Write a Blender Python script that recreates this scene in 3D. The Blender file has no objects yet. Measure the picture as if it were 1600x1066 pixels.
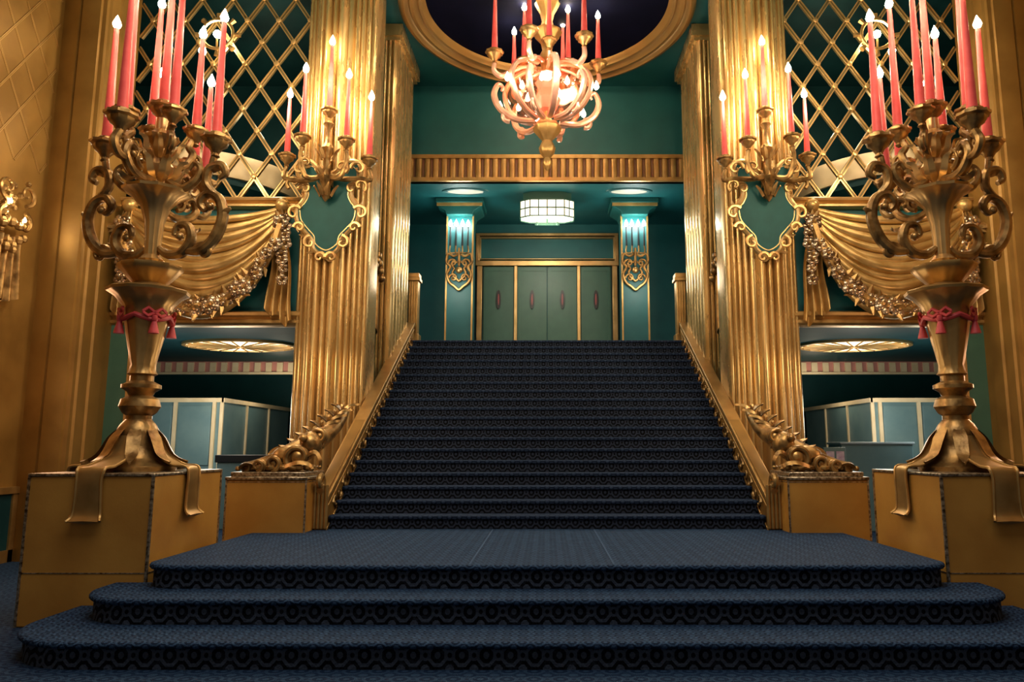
import bpy, math, random
from mathutils import Vector, Matrix
RND=random.Random(3)
H=1.61
FL=-.1
pi=math.pi
# ------------------------------------------------------------------ mesh builder
class B:
    def __init__(s): s.v=[];s.f=[];s.m=[]
    def add(s,vs,fs,m=0):
        o=len(s.v); s.v+=[tuple(p) for p in vs]; s.f+=[[i+o for i in f] for f in fs]; s.m+=[m]*len(fs); return s
    def box(s,x0,x1,y0,y1,z0,z1,m=0):
        vs=[(x,y,z) for x in (x0,x1) for y in (y0,y1) for z in (z0,z1)]
        return s.add(vs,[(0,1,3,2),(4,6,7,5),(0,4,5,1),(2,3,7,6),(0,2,6,4),(1,5,7,3)],m)
    def lathe(s,prof,n=20,c=(0,0,0),m=0,sy=1,lob=0,nl=8):
        vs=[];fs=[]
        for (r,z) in prof:
            for k in range(n):
                a=2*pi*k/n; rr=r*(1+lob*math.cos(nl*a))
                vs.append((c[0]+rr*math.cos(a),c[1]+sy*rr*math.sin(a),c[2]+z))
        up=prof[-1][1]>=prof[0][1]
        for i in range(len(prof)-1):
            for k in range(n):
                k2=(k+1)%n
                q=[i*n+k,i*n+k2,(i+1)*n+k2,(i+1)*n+k]
                fs.append(q if up else q[::-1])
        b0=list(range(n)); t0=[(len(prof)-1)*n+k for k in range(n)]
        if prof[0][0]>0.001: fs.append(b0[::-1] if up else b0)
        if prof[-1][0]>0.001: fs.append(t0 if up else t0[::-1])
        return s.add(vs,fs,m)
    def tube(s,pts,rad,n=8,m=0,flat=1.0):
        P=[Vector(p) for p in pts]; N=len(P)
        if not hasattr(rad,'__len__'): rad=[rad]*N
        if len(rad)!=N: rad=[rs(rad,i/(N-1)) for i in range(N)]
        vs=[];fs=[];prev=None
        for i in range(N):
            t=(P[min(i+1,N-1)]-P[max(i-1,0)])
            if t.length<1e-9: t=Vector((0,0,1))
            t.normalize()
            if prev is None:
                a=Vector((0,0,1)) if abs(t.z)<.9 else Vector((1,0,0))
                u=(a-t*a.dot(t)).normalized()
            else:
                u=prev-t*prev.dot(t)
                u=u.normalized() if u.length>1e-6 else prev
            prev=u; w=t.cross(u)
            for k in range(n):
                a=2*pi*k/n
                vs.append(P[i]+(u*math.cos(a)+w*math.sin(a)*flat)*rad[i])
        for i in range(N-1):
            for k in range(n):
                k2=(k+1)%n; fs.append((i*n+k,i*n+k2,(i+1)*n+k2,(i+1)*n+k))
        fs.append(list(range(n))[::-1]); fs.append([(N-1)*n+k for k in range(n)])
        return s.add(vs,fs,m)
    def strap(s,pts,w,side,th=.03,m=0,cup=0):
        P=[Vector(p) for p in pts]; N=len(P); side=Vector(side).normalized()
        if not hasattr(w,'__len__'): w=[w]*N
        if len(w)!=N: w=[rs(w,i/(N-1)) for i in range(N)]
        vs=[];fs=[]
        for i in range(N):
            t=(P[min(i+1,N-1)]-P[max(i-1,0)]).normalized()
            n=side.cross(t)
            if n.length<1e-6: n=Vector((0,0,1))
            n.normalize()
            h=w[i]/2
            vs+=[P[i]-side*h, P[i]+n*(th+cup*h), P[i]+side*h, P[i]-n*(th*.3-cup*h)]
        for i in range(N-1):
            for k in range(4):
                k2=(k+1)%4; fs.append((i*4+k,(i+1)*4+k,(i+1)*4+k2,i*4+k2))
        fs.append((0,1,2,3)); fs.append([(N-1)*4+k for k in (3,2,1,0)])
        return s.add(vs,fs,m)
    def prism(s,poly,z0,z1,axis='z',m=0):
        n=len(poly)
        def f(a,b,c):
            return (a,b,c) if axis=='z' else ((c,a,b) if axis=='x' else (a,c,b))
        vs=[f(a,b,z0) for a,b in poly]+[f(a,b,z1) for a,b in poly]
        fs=[(i,(i+1)%n,n+(i+1)%n,n+i) for i in range(n)]
        fs.append(list(range(n))[::-1]); fs.append([n+i for i in range(n)])
        if axis=='y': fs=[q[::-1] for q in fs]
        return s.add(vs,fs,m)
    def grid(s,fn,nu,nv,m=0):
        vs=[fn(i/nu,j/nv) for j in range(nv+1) for i in range(nu+1)]
        fs=[(j*(nu+1)+i,j*(nu+1)+i+1,(j+1)*(nu+1)+i+1,(j+1)*(nu+1)+i) for j in range(nv) for i in range(nu)]
        return s.add(vs,fs,m)
    def ball(s,c,r,m=0,n=8,sc=(1,1,1)):
        k=max(4,n//2+1)
        vs=[];fs=[]
        for j in range(k+1):
            ph=pi*j/k
            for i in range(n):
                a=2*pi*i/n
                vs.append((c[0]+r*sc[0]*math.sin(ph)*math.cos(a),c[1]+r*sc[1]*math.sin(ph)*math.sin(a),c[2]-r*sc[2]*math.cos(ph)))
        for j in range(k):
            for i in range(n):
                fs.append((j*n+i,j*n+(i+1)%n,(j+1)*n+(i+1)%n,(j+1)*n+i))
        return s.add(vs,fs,m)
def rs(l,t):
    x=t*(len(l)-1); i=min(int(x),len(l)-2); f=x-i
    return l[i]*(1-f)+l[i+1]*f
def cat(pts,k=6,closed=False):
    P=[Vector(p) for p in pts]; n=len(P); out=[]
    rng=range(n) if closed else range(n-1)
    for i in rng:
        if closed: a,b,c,d=P[(i-1)%n],P[i],P[(i+1)%n],P[(i+2)%n]
        else: a,b,c,d=P[max(i-1,0)],P[i],P[i+1],P[min(i+2,n-1)]
        for j in range(k):
            t=j/k
            out.append(.5*((2*b)+(c-a)*t+(2*a-5*b+4*c-d)*t*t+(3*b-a-3*c+d)*t**3))
    if not closed: out.append(P[-1])
    return out
def rad(pts,th):
    return [Vector((p[0]*math.cos(th),p[0]*math.sin(th),p[1])) for p in pts]
def spir(cx,cz,r0,r1,a0,a1,n=16):
    return [(cx+(r0+(r1-r0)*i/n)*math.cos(a0+(a1-a0)*i/n),cz+(r0+(r1-r0)*i/n)*math.sin(a0+(a1-a0)*i/n)) for i in range(n+1)]
COL=bpy.context.scene.collection
def finish(o,parent,loc,label,cat_,group,kind):
    COL.objects.link(o)
    if parent: o.parent=parent
    o.location=loc
    if label: o["label"]=label
    if cat_: o["category"]=cat_
    if group: o["group"]=group
    if kind: o["kind"]=kind
    return o
def mesh(name,b,mats,sx=1,smooth=38):
    me=bpy.data.meshes.new(name)
    vs=[(p[0]*sx,p[1],p[2]) for p in b.v]
    fs=b.f if sx>0 else [list(q)[::-1] for q in b.f]
    me.from_pydata(vs,[],[list(q) for q in fs])
    for m in (mats if isinstance(mats,(list,tuple)) else [mats]): me.materials.append(m)
    me.polygons.foreach_set('material_index',b.m)
    if smooth:
        me.polygons.foreach_set('use_smooth',[True]*len(me.polygons))
        me.set_sharp_from_angle(angle=math.radians(smooth))
    me.validate(); me.update()
    return me
def mk(name,b,mats,parent=None,loc=(0,0,0),sx=1,bevel=0,label=None,cat=None,group=None,kind=None,smooth=38,world=False):
    if world: 
        b2=B(); b2.v=[(p[0]-loc[0],p[1]-loc[1],p[2]-loc[2]) for p in b.v]; b2.f=b.f; b2.m=b.m; b=b2
    me=mesh(name,b,mats,sx,smooth)
    o=bpy.data.objects.new(name,me)
    if bevel:
        mo=o.modifiers.new('bev','BEVEL'); mo.width=bevel; mo.segments=2; mo.limit_method='ANGLE'; mo.angle_limit=math.radians(50)
    return finish(o,parent,(loc[0]*sx,loc[1],loc[2]),label,cat,group,kind)
def inst(name,me,parent,loc,rz=0,label=None,sc=1):
    o=bpy.data.objects.new(name,me); finish(o,parent,loc,label,None,None,None); o.rotation_euler=(0,0,rz); o.scale=(sc,sc,sc); return o
def empty(name,loc,label,cat,group=None,kind=None):
    o=bpy.data.objects.new(name,None); o.empty_display_size=.2
    return finish(o,None,loc,label,cat,group,kind)
# ------------------------------------------------------------------ materials
def mat(name,c1,c2=None,scale=4,metal=0,rough=.5,bump=0,bscale=30,em=None,es=0,r2=None,spec=None,stretch=None,bstretch=None):
    m=bpy.data.materials.new(name); m.use_nodes=True; nt=m.node_tree; p=nt.nodes['Principled BSDF']
    p.inputs['Base Color'].default_value=(*c1,1); p.inputs['Metallic'].default_value=metal; p.inputs['Roughness'].default_value=rough
    if spec is not None: p.inputs['Specular IOR Level'].default_value=spec
    tc=nt.nodes.new('ShaderNodeTexCoord'); src=tc.outputs['Object']
    if stretch:
        mp=nt.nodes.new('ShaderNodeMapping'); mp.inputs['Scale'].default_value=stretch; nt.links.new(src,mp.inputs[0]); src=mp.outputs[0]
    nz=nt.nodes.new('ShaderNodeTexNoise'); nz.inputs['Scale'].default_value=scale; nz.inputs['Detail'].default_value=5
    nt.links.new(src,nz.inputs['Vector'])
    if c2:
        cr=nt.nodes.new('ShaderNodeValToRGB'); cr.color_ramp.elements[0].position=.35; cr.color_ramp.elements[1].position=.65
        cr.color_ramp.elements[0].color=(*c1,1); cr.color_ramp.elements[1].color=(*c2,1)
        nt.links.new(nz.outputs[0],cr.inputs[0]); nt.links.new(cr.outputs[0],p.inputs['Base Color'])
    if r2 is not None:
        mr=nt.nodes.new('ShaderNodeMapRange'); mr.inputs[1].default_value=.3; mr.inputs[2].default_value=.7
        mr.inputs[3].default_value=rough; mr.inputs[4].default_value=r2
        nt.links.new(nz.outputs[0],mr.inputs[0]); nt.links.new(mr.outputs[0],p.inputs['Roughness'])
    if bump:
        n2=nt.nodes.new('ShaderNodeTexNoise'); n2.inputs['Scale'].default_value=bscale
        nt.links.new(src if bstretch else tc.outputs['Object'],n2.inputs['Vector'])
        bp=nt.nodes.new('ShaderNodeBump'); bp.inputs['Strength'].default_value=bump; bp.inputs['Distance'].default_value=.02
        nt.links.new(n2.outputs[0],bp.inputs['Height']); nt.links.new(bp.outputs[0],p.inputs['Normal'])
    if em: p.inputs['Emission Color'].default_value=(*em,1); p.inputs['Emission Strength'].default_value=es
    return m
GOLD=mat('gold_leaf',(.40,.235,.075),(.54,.335,.12),4,metal=.72,rough=.32,r2=.44)
GOLDB=mat('bright_gold',(.56,.35,.13),(.68,.45,.19),3,metal=.72,rough=.28,r2=.38)
GOLDD=mat('antique_gold',(.18,.095,.03),(.50,.30,.105),7,metal=.75,rough=.28,r2=.42,bump=.15,bscale=20)
GOLDS=mat('drapery_gold',(.42,.25,.075),(.58,.38,.145),4,metal=.65,rough=.3,r2=.4)
GOLDW=mat('gilded_wall',(.22,.115,.025),(.32,.175,.04),1.3,metal=.45,rough=.36,r2=.5)
GOLDWL=mat('gilded_wall_relief',(.24,.13,.03),(.34,.20,.06),1.5,metal=.5,rough=.38)
COLM=mat('column_gold',(.52,.335,.125),(.66,.45,.19),2.2,metal=.7,rough=.2,r2=.34,bump=.12,bscale=1.2,stretch=(2,2,.5),bstretch=True)
PED=mat('ochre_gilt_paint',(.48,.225,.04),(.60,.31,.06),1.6,metal=.2,rough=.38,r2=.5,bump=.04,bscale=40)
SCUFF=mat('scuffed_brass',(.08,.05,.025),(.62,.52,.38),26,metal=.8,rough=.3)
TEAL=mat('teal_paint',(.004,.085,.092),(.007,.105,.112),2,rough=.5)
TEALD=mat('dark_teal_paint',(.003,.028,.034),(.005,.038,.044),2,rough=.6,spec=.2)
TEALC=mat('teal_cartouche',(.004,.075,.072),(.006,.09,.085),4,rough=.55,spec=.3)
GRTEAL=mat('grey_teal_door',(.038,.108,.078),(.046,.125,.09),3,rough=.45)
BOOTH=mat('grey_blue_laminate',(.12,.21,.23),(.16,.255,.265),2,rough=.4)
NAVY=mat('navy_dome',(.0016,.002,.009),(.0025,.003,.013),2,rough=.9,spec=.05)
CORAL=mat('coral_candle_glow',(.52,.055,.05),(.62,.085,.075),5,rough=.5,spec=.25,em=(.9,.13,.10),es=.10)  # faint emission stands in for light glowing through the wax
RED=mat('red_ribbon',(.55,.05,.06),(.7,.08,.08),8,rough=.5)
BULB=mat('bulb_glow',(1,.9,.7),em=(1,.82,.50),es=220)
PINKB=mat('pink_bulb_glow',(1,.7,.6),em=(1,.72,.52),es=50)
COOLB=mat('cool_bulb_glow',(1,1,1),em=(1,1,.92),es=60)
LAMP=mat('cream_lamp_glass',(1,.9,.7),em=(1,.85,.6),es=2.2)
LAMPO=mat('amber_lamp_glass',(1,.9,.7),em=(1,.80,.52),es=2.2)
LAMPC=mat('dim_cove_glass',(.2,.25,.2),em=(1,.88,.65),es=.6)
ROSEG=mat('rose_gold',(.72,.36,.24),(.85,.50,.34),6,metal=.45,rough=.3)
FLOWER=mat('carved_flowers',(.13,.07,.03),(.62,.46,.30),7,metal=.75,rough=.24)
DARK=mat('dark_slot',(.01,.01,.012),rough=.4)
STRIPE=mat('brown_groove',(.16,.07,.03),rough=.5)
PINKS=mat('pink_inlay',(.6,.25,.2),rough=.4)
DKRED=mat('dark_red_inlay',(.3,.05,.05),rough=.4)
CREAM=mat('cream_plaster',(.7,.55,.32),(.8,.65,.42),3,rough=.5)
PAPER=mat('leaflet_paper',(.5,.3,.5),(.7,.6,.7),12,rough=.6)
LATM=mat('lattice_gold',(.16,.13,.06),(.22,.16,.07),3,metal=.6,rough=.35)
SMG=mat('smooth_gold',(.32,.17,.05),(.38,.22,.07),1,metal=.6,rough=.35)
SEAM=mat('carpet_seam',(.05,.09,.17),rough=.8,spec=.1)
def glassmat():
    m=bpy.data.materials.new('rosy_glass'); m.use_nodes=True; nt=m.node_tree; nt.nodes.clear()
    o=nt.nodes.new('ShaderNodeOutputMaterial'); mx=nt.nodes.new('ShaderNodeMixShader'); t=nt.nodes.new('ShaderNodeBsdfTransparent'); g=nt.nodes.new('ShaderNodeBsdfGlossy')
    t.inputs[0].default_value=(1,.78,.68,1); g.inputs[0].default_value=(1,.75,.62,1); g.inputs['Roughness'].default_value=.1
    mx.inputs[0].default_value=.12; nt.links.new(t.outputs[0],mx.inputs[1]); nt.links.new(g.outputs[0],mx.inputs[2]); nt.links.new(mx.outputs[0],o.inputs[0]); return m
GLASS=glassmat()
def carpet(name,back,fig,cell,strength,cellv=None,noise=.5,ns=90,wide=.065):
    m=bpy.data.materials.new(name); m.use_nodes=True; nt=m.node_tree; p=nt.nodes['Principled BSDF']; p.inputs['Roughness'].default_value=.75
    p.inputs['Specular IOR Level'].default_value=.12
    N=nt.nodes.new; L=nt.links.new
    def M(op,a,b=None):
        n=N('ShaderNodeMath'); n.operation=op
        for i,x in enumerate((a,b)):
            if x is None: continue
            if isinstance(x,(int,float)): n.inputs[i].default_value=x
            else: L(x,n.inputs[i])
        return n.outputs[0]
    tc=N('ShaderNodeTexCoord'); sp=N('ShaderNodeSeparateXYZ'); L(tc.outputs['Object'],sp.inputs[0])
    u=M('MULTIPLY',sp.outputs[0],1/cell); v=M('MULTIPLY',M('ADD',sp.outputs[1],sp.outputs[2]),1/(cellv or cell))
    def dist(u,v):
        a=M('SUBTRACT',M('FRACT',u),.5); b=M('SUBTRACT',M('FRACT',v),.5)
        aa=M('ABSOLUTE',a); bb=M('ABSOLUTE',b)
        return M('MAXIMUM',M('MAXIMUM',aa,bb),M('MULTIPLY',M('ADD',aa,bb),.72))
    def ring(u,v,r,w): return M('LESS_THAN',M('ABSOLUTE',M('SUBTRACT',dist(u,v),r)),w)
    r1=ring(u,v,.34,wide); r3=ring(u,v,0,.12); r2=ring(M('ADD',u,.5),v,.14,.05); r4=ring(M('ADD',u,.5),M('ADD',v,.5),0,.18)
    s=M('MINIMUM',M('ADD',M('ADD',r1,r2),M('ADD',r3,r4)),1)
    nz=N('ShaderNodeTexNoise'); nz.inputs['Scale'].default_value=9; nz.inputs['Detail'].default_value=8; L(tc.outputs['Object'],nz.inputs['Vector'])
    n2=N('ShaderNodeTexNoise'); n2.inputs['Scale'].default_value=ns; L(tc.outputs['Object'],n2.inputs['Vector'])
    f=M('MULTIPLY',s,strength)
    f=M('ADD',f,M('MULTIPLY',M('SUBTRACT',nz.outputs[0],.45),noise)); f=M('ADD',f,M('MULTIPLY',M('SUBTRACT',n2.outputs[0],.5),.6)); f=M('MAXIMUM',M('MINIMUM',f,1),0)
    mx=N('ShaderNodeMix'); mx.data_type='RGBA'; L(f,mx.inputs[0]); mx.inputs[6].default_value=(*back,1); mx.inputs[7].default_value=(*fig,1)
    L(mx.outputs[2],p.inputs['Base Color'])
    bp=N('ShaderNodeBump'); bp.inputs['Strength'].default_value=.6; bp.inputs['Distance'].default_value=.02
    L(M('ADD',n2.outputs[0],M('MULTIPLY',s,1.0)),bp.inputs['Height']); L(bp.outputs[0],p.inputs['Normal'])
    return m
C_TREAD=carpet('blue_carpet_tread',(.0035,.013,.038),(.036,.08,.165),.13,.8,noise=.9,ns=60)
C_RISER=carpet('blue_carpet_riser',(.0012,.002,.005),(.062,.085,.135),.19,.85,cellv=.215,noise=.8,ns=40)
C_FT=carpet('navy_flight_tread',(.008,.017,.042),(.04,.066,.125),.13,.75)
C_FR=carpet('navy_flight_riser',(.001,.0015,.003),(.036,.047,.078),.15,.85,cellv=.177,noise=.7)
C_FLOOR=carpet('blue_carpet_floor',(.006,.02,.055),(.028,.064,.13),.2,.7)

# ------------------------------------------------------------------ room shell
ZC=H+8.6
ZL=3.903
mk('floor',B().box(-13,13,-3,23,FL-.1,FL),C_FLOOR,kind='structure')
YC=13.25; YR=13.52
def ceil_hole():
    b=B(); n=96; R0=2.6; x0,x1,y0,y1=-4.6,4.6,8.0,16.7
    inn=[];out=[]
    for k in range(n):
        a=2*pi*k/n; c,s=math.cos(a),math.sin(a)
        inn.append((R0*c,YR+R0*s,ZC))
        t=min([ (x1 if c>0 else x0)/c if abs(c)>1e-6 else 1e9, ((y1-YR) if s>0 else (y0-YR))/s if abs(s)>1e-6 else 1e9])
        out.append((t*c,YR+t*s,ZC))
    b.add(inn+out,[(k,(k+1)%n,n+(k+1)%n,n+k) for k in range(n)])
    return b
mk('ceiling',ceil_hole(),TEAL,kind='structure')
for s in (1,-1):
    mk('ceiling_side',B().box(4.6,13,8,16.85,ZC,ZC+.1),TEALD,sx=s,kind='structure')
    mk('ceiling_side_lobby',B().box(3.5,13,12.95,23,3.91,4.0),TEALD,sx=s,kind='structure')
mk('ceiling_front',B().box(-8.4,8.4,-3,8,ZC,ZC+.1),GOLDW,kind='structure')
b=B(); b.lathe([(2.4*math.cos(a*pi/20),10.32+1.5*math.sin(a*pi/20)) for a in range(10,-1,-1)],64,(0,YR,0))
mk('ceiling_dome',b,NAVY,kind='structure')
b=B(); b.lathe([(2.9,ZC),(2.91,ZC-.08),(2.86,ZC-.13),(2.8,ZC-.14),(2.76,ZC-.08),(2.72,ZC-.06),(2.69,ZC-.1),(2.63,ZC-.1),(2.59,ZC-.04),(2.55,ZC-.01),(2.52,ZC-.04),(2.47,ZC-.03),(2.44,ZC+.03),(2.41,ZC+.06),(2.39,ZC+.14)],128,(0,YR,0))
b.f=b.f[:-2]; b.m=b.m[:-2]
mk('trim_1',b,SMG,kind='structure',smooth=50)
ZLC=H+6.22
mk('wall_upper',B().box(-4.6,4.6,16.62,16.8,H+6.8,ZC),TEAL,kind='structure')
b=B(); b.box(-4.5,4.5,16.62,16.8,ZLC,H+6.85,0); 
x=-4.5
while x<4.5:
    b.prism([(x,16.62),(x+.02,16.575),(x+.075,16.56),(x+.13,16.575),(x+.15,16.62)],ZLC+.07,H+6.76,'z',1); x+=.2
b.box(-4.5,4.5,16.54,16.62,H+6.76,H+6.85,1); b.box(-4.5,4.5,16.54,16.62,ZLC-.02,ZLC+.07,1)
mk('trim_2',b,[STRIPE,GOLD],kind='structure')
mk('ceiling_landing',B().box(-4.6,4.6,16.62,20.2,ZLC,ZLC+.1),TEAL,kind='structure')
mk('floor_landing',B().box(-4.5,4.5,16.0,20.2,ZL-.25,ZL),C_FT,kind='structure')
mk('wall_back',B().box(-4.6,4.6,20.02,20.2,ZL,ZLC),TEAL,kind='structure')
for s in (1,-1):
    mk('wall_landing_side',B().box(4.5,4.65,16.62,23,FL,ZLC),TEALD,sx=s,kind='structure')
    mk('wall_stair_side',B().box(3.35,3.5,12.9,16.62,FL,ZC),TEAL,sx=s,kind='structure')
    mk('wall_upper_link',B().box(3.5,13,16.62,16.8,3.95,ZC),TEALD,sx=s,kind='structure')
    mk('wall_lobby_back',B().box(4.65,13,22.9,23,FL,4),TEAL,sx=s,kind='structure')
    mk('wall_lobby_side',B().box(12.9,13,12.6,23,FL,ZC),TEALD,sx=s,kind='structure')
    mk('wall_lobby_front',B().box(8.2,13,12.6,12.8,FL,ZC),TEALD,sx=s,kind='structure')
    mk('wall_frieze',B().box(4.2,7.7,12.62,12.95,3.9,5.85),TEAL,sx=s,kind='structure')
    b=B(); b.box(8.2,8.4,-3,12.6,FL,ZC,0)
    b.box(8.17,8.2,-3,11.6,FL,.92,1)
    for y in (5.2,7.3,9.4,11.5): b.box(8.14,8.18,y-.05,y+.05,FL,.92,2)
    b.box(8.12,8.2,-3,11.6,.92,1.02,2); b.box(8.14,8.2,-3,11.6,FL,.08,2)
    mk('wall_left' if s<0 else 'wall_right',b,[GOLDW,TEALD,GOLD],sx=s,kind='structure')
    def mould(z0,z1,yf):
        b=B(); h=z1-z0
        b.prism([(yf+.3,z0),(yf+.05,z0),(yf,z0+.15*h),(yf,z0+.35*h),(yf+.05,z0+.42*h),(yf+.06,z0+.55*h),(yf-.03,z0+.7*h),(yf-.05,z0+.9*h),(yf-.03,z1),(yf+.3,z1)],4.2,7.7,'x'); return b
    mk('trim_3',mould(3.70,3.93,12.45),GOLD,sx=s,kind='structure')
    mk('trim_4',mould(5.80,5.98,12.48),GOLDB,sx=s,kind='structure')
    b=B(); b.box(4.7,12.9,19.7,19.85,3.6,3.91,0); x=4.7
    while x<12.9: b.box(x,x+.16,19.66,19.7,3.63,3.88,1); x+=.3
    b.box(4.7,12.9,19.64,19.7,3.56,3.62,1)
    mk('trim_5',b,[PINKS,CREAM],sx=s,kind='structure')
    b=B(); b.box(7.15,7.5,12.5,12.9,FL,3.7,0); b.box(7.1,7.16,12.48,12.55,FL,3.7,1)
    mk('trim_6',b,[GRTEAL,GOLDB],sx=s,kind='structure')

# ------------------------------------------------------------------ doors
dx=[(-1.76,-.92),(-.82,-.012),(.012,.82),(.92,1.76)]
for i,(a,c) in enumerate(dx):
    b=B(); b.box(a,c,19.93,19.99,ZL,6.58,0)
    for (p,q,r,t) in ((a+.02,a+.09,ZL+.02,6.56),(c-.09,c-.02,ZL+.02,6.56)): b.box(p,q,19.915,19.93,r,t,0)
    b.box(a+.09,c-.09,19.915,19.93,6.46,6.56,0); b.box(a+.09,c-.09,19.915,19.93,ZL+.02,ZL+.25,0)
    d=mk('door_%d'%(i+1),b,GRTEAL,kind='structure',loc=((a+c)/2,19.96,ZL),world=True)
    oct_=[(.065*math.cos(k*pi/6)*1.0,.27*math.sin(k*pi/6)) for k in range(12)]
    b=B(); b.prism([(p[0],p[1]) for p in oct_],-.075,-.05,'y')
    b.prism([(p[0]*.3,p[1]*.6) for p in oct_],-.085,-.075,'y',1)
    mk('push_plate',b,[DARK,DKRED],parent=d,loc=(0,0,1.75),label='dark elongated plate with red centre')
b=B()
for x in (-1.87,-.87,.87,1.87):
    b.box(x-.045 if abs(x)<1 else x-.07,x+.045 if abs(x)<1 else x+.07,19.86,20.0,ZL,6.6)
b.box(-1.98,1.98,19.84,20.0,6.6,6.74); b.box(-1.98,1.98,19.84,20.0,7.46,7.53)
b.box(-1.98,-1.88,19.86,20,6.7,7.5); b.box(1.88,1.98,19.86,20,6.7,7.5); b.box(-1.88,-1.84,19.86,20,6.78,7.42); b.box(1.84,1.88,19.86,20,6.78,7.42); b.box(-1.84,1.84,19.86,20,6.78,6.81); b.box(-1.84,1.84,19.86,20,7.39,7.42)
mk('trim_7',b,GOLDB,kind='structure',bevel=.01)

# ------------------------------------------------------------------ entry steps / platform
def rplan(hx,yf,yb,r,ry=None,n=14):
    ry=ry or r
    def f(i):
        x=hx-i; y0=yf+i; rx=max(r-i,.02); rr=max(ry-i,.02); pts=[(x,yb)]
        for k in range(n+1):
            a=-pi/2*k/n; pts.append((x-rx+rx*math.cos(a),y0+rr+rr*math.sin(a)))
        for k in range(n+1):
            a=-pi/2-pi/2*k/n; pts.append((-x+rx+rx*math.cos(a),y0+rr+rr*math.sin(a)))
        pts.append((-x,yb)); return pts[::-1]
    return f
def tier(fn,z0,z1,par,name,yo):
    lv=[(.035,z0,0),(.035,z1-.055,0),(.008,z1-.05,1),(-.004,z1-.036,1),(-.004,z1-.02,1),(.006,z1-.006,1),(.03,z1,1)]
    b=B(); L=[[(x,y,z) for x,y in fn(i)] for i,z,_ in lv]; n=len(L[0])
    vs=[(p[0],p[1]-yo,p[2]-z0) for l in L for p in l]
    for j in range(len(lv)-1):
        fs=[(j*n+k,j*n+(k+1)%n,(j+1)*n+(k+1)%n,(j+1)*n+k) for k in range(n)]
        b.f+= [q[::-1] for q in fs]; b.m+=[1 if lv[j+1][2] else 0]*n
    b.v=vs; b.f.append([(len(lv)-1)*n+k for k in range(n)]); b.m.append(1)
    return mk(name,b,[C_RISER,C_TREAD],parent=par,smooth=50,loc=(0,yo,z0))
ent=empty('platform_steps',(0,0,0),'broad rounded blue carpeted steps leading up to a platform','steps')
tier(rplan(4.5,6.0,7.36,.8,.8),FL,.11,ent,'step',6.035)
tier(rplan(4.18,6.55,7.36,.6,.6),.11,.325,ent,'step',6.585)
tier(rplan(3.78,7.0,10.06,.35,.3),.325,.54,ent,'platform',7.035)
mk('platform_base',B().box(-3.7,3.7,7.3,10.0,FL,.325),C_RISER,parent=ent)
for x in (-.72,.62): mk('carpet_seam',B().box(x-.008,x+.008,7.05,10.03,.54,.5415),SEAM,parent=ent)
# ------------------------------------------------------------------ flight
Y0=10.06; RUN=.313; RISE=.177; Z0=.54
st=empty('staircase',(0,Y0,Z0),'wide straight flight of stairs in dark navy patterned carpet','staircase')
b=B(); 
pr=[(0,0),(0,RISE-.05),(-.022,RISE-.046),(-.03,RISE-.03),(-.028,RISE-.012),(-.014,RISE)]
prof=pr+[(RUN+.01,RISE),(RUN+.01,0)]
n=len(prof); vs=[(-2.91,y,z) for y,z in prof]+[(2.91,y,z) for y,z in prof]
for k in range(n):
    b.f.append((k,n+k,n+(k+1)%n,(k+1)%n)); b.m.append(0 if k in(0,n-2,n-1) else 1)
b.f.append(list(range(n))); b.f.append([n+k for k in range(n)][::-1]); b.m+=[0,0]; b.v=vs
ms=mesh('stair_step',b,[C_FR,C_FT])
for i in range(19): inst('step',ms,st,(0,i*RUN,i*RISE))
def slope(y): return Z0+(y-Y0)*RISE/RUN
for s in (1,-1):
    root=empty('stair_balustrade',(3.0*s,9.9,.54),'gilded sloping balustrade wall with moulded cap beside the stairs','balustrade')
    def rel(b): b.v=[(p[0]-3.0,p[1]-9.9,p[2]-.54) for p in b.v]; return b
    b=B()
    b.prism([(9.95,.54),(15.9,.54),(15.9,slope(15.8)+.44),(9.95,slope(9.95)+.56)],2.92,3.07,'x')
    mk('balustrade_panel',rel(b),GOLDW,parent=root,sx=s)
    b=B()
    for off,hh,x0,x1 in ((.44,.07,2.89,3.10),(.34,.02,2.905,2.92),(.05,.035,2.9,2.92)):
        y0=9.93; 
        b.prism([(y0,slope(y0)+off),(15.9,slope(15.9)+off-.02),(15.9,slope(15.9)+off+hh-.02),(y0,slope(y0)+off+hh)],x0,x1,'x')
    mk('handrail_cap',rel(b),GOLD,parent=root,sx=s,bevel=.01)
    b=B()
    for k in range(13):
        y=10.3+k*.43; z=slope(y)+.2
        b.tube([(2.905,p[0],p[1]) for p in spir(y,z,.10,.02,pi,-pi*1.2,14)],[.02,.01],5)
        b.tube([(2.905,p[0],p[1]) for p in spir(y+.2,z+.12,.09,.02,0,-pi*2.0,14)],[.02,.01],5)
        b.strap([(2.9,y+.02,z-.08),(2.9,y+.14,z-.03),(2.9,y+.26,z+.06)],[.02,.07,.01],(0,-.5,.86),.012)
    mk('scroll_carving',rel(b),GOLDD,parent=root,sx=s)
    b=B()
    for k in range(4):
        b.tube([(2.92+.05*k,9.93,.56),(2.92+.05*k,9.93,1.12)],.026,8)
    b.tube([(3.0,)+p for p in [(q[0],q[1]) for q in spir(9.9,1.16,.12,.02,-pi*.5,pi*2.2,26)]],[.05,.03],8)
    mk('rail_scroll',rel(b),GOLD,parent=root,sx=s)
    b=B(); b.box(2.88,3.10,16.07,16.33,ZL,5.3); b.box(2.84,3.14,16.03,16.37,5.3,5.38); b.box(2.86,3.12,16.05,16.35,5.38,5.48); b.box(2.84,3.14,16.04,16.36,ZL,ZL+.2)
    for k in range(4): b.box(2.895+.052*k,2.92+.052*k,16.05,16.07,ZL+.2,5.3)
    mk('landing_newel',b,GOLD,loc=(2.99,16.2,ZL),world=True,sx=s,bevel=.012,label='short gilded fluted newel post on the upper landing',cat='newel post')

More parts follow.
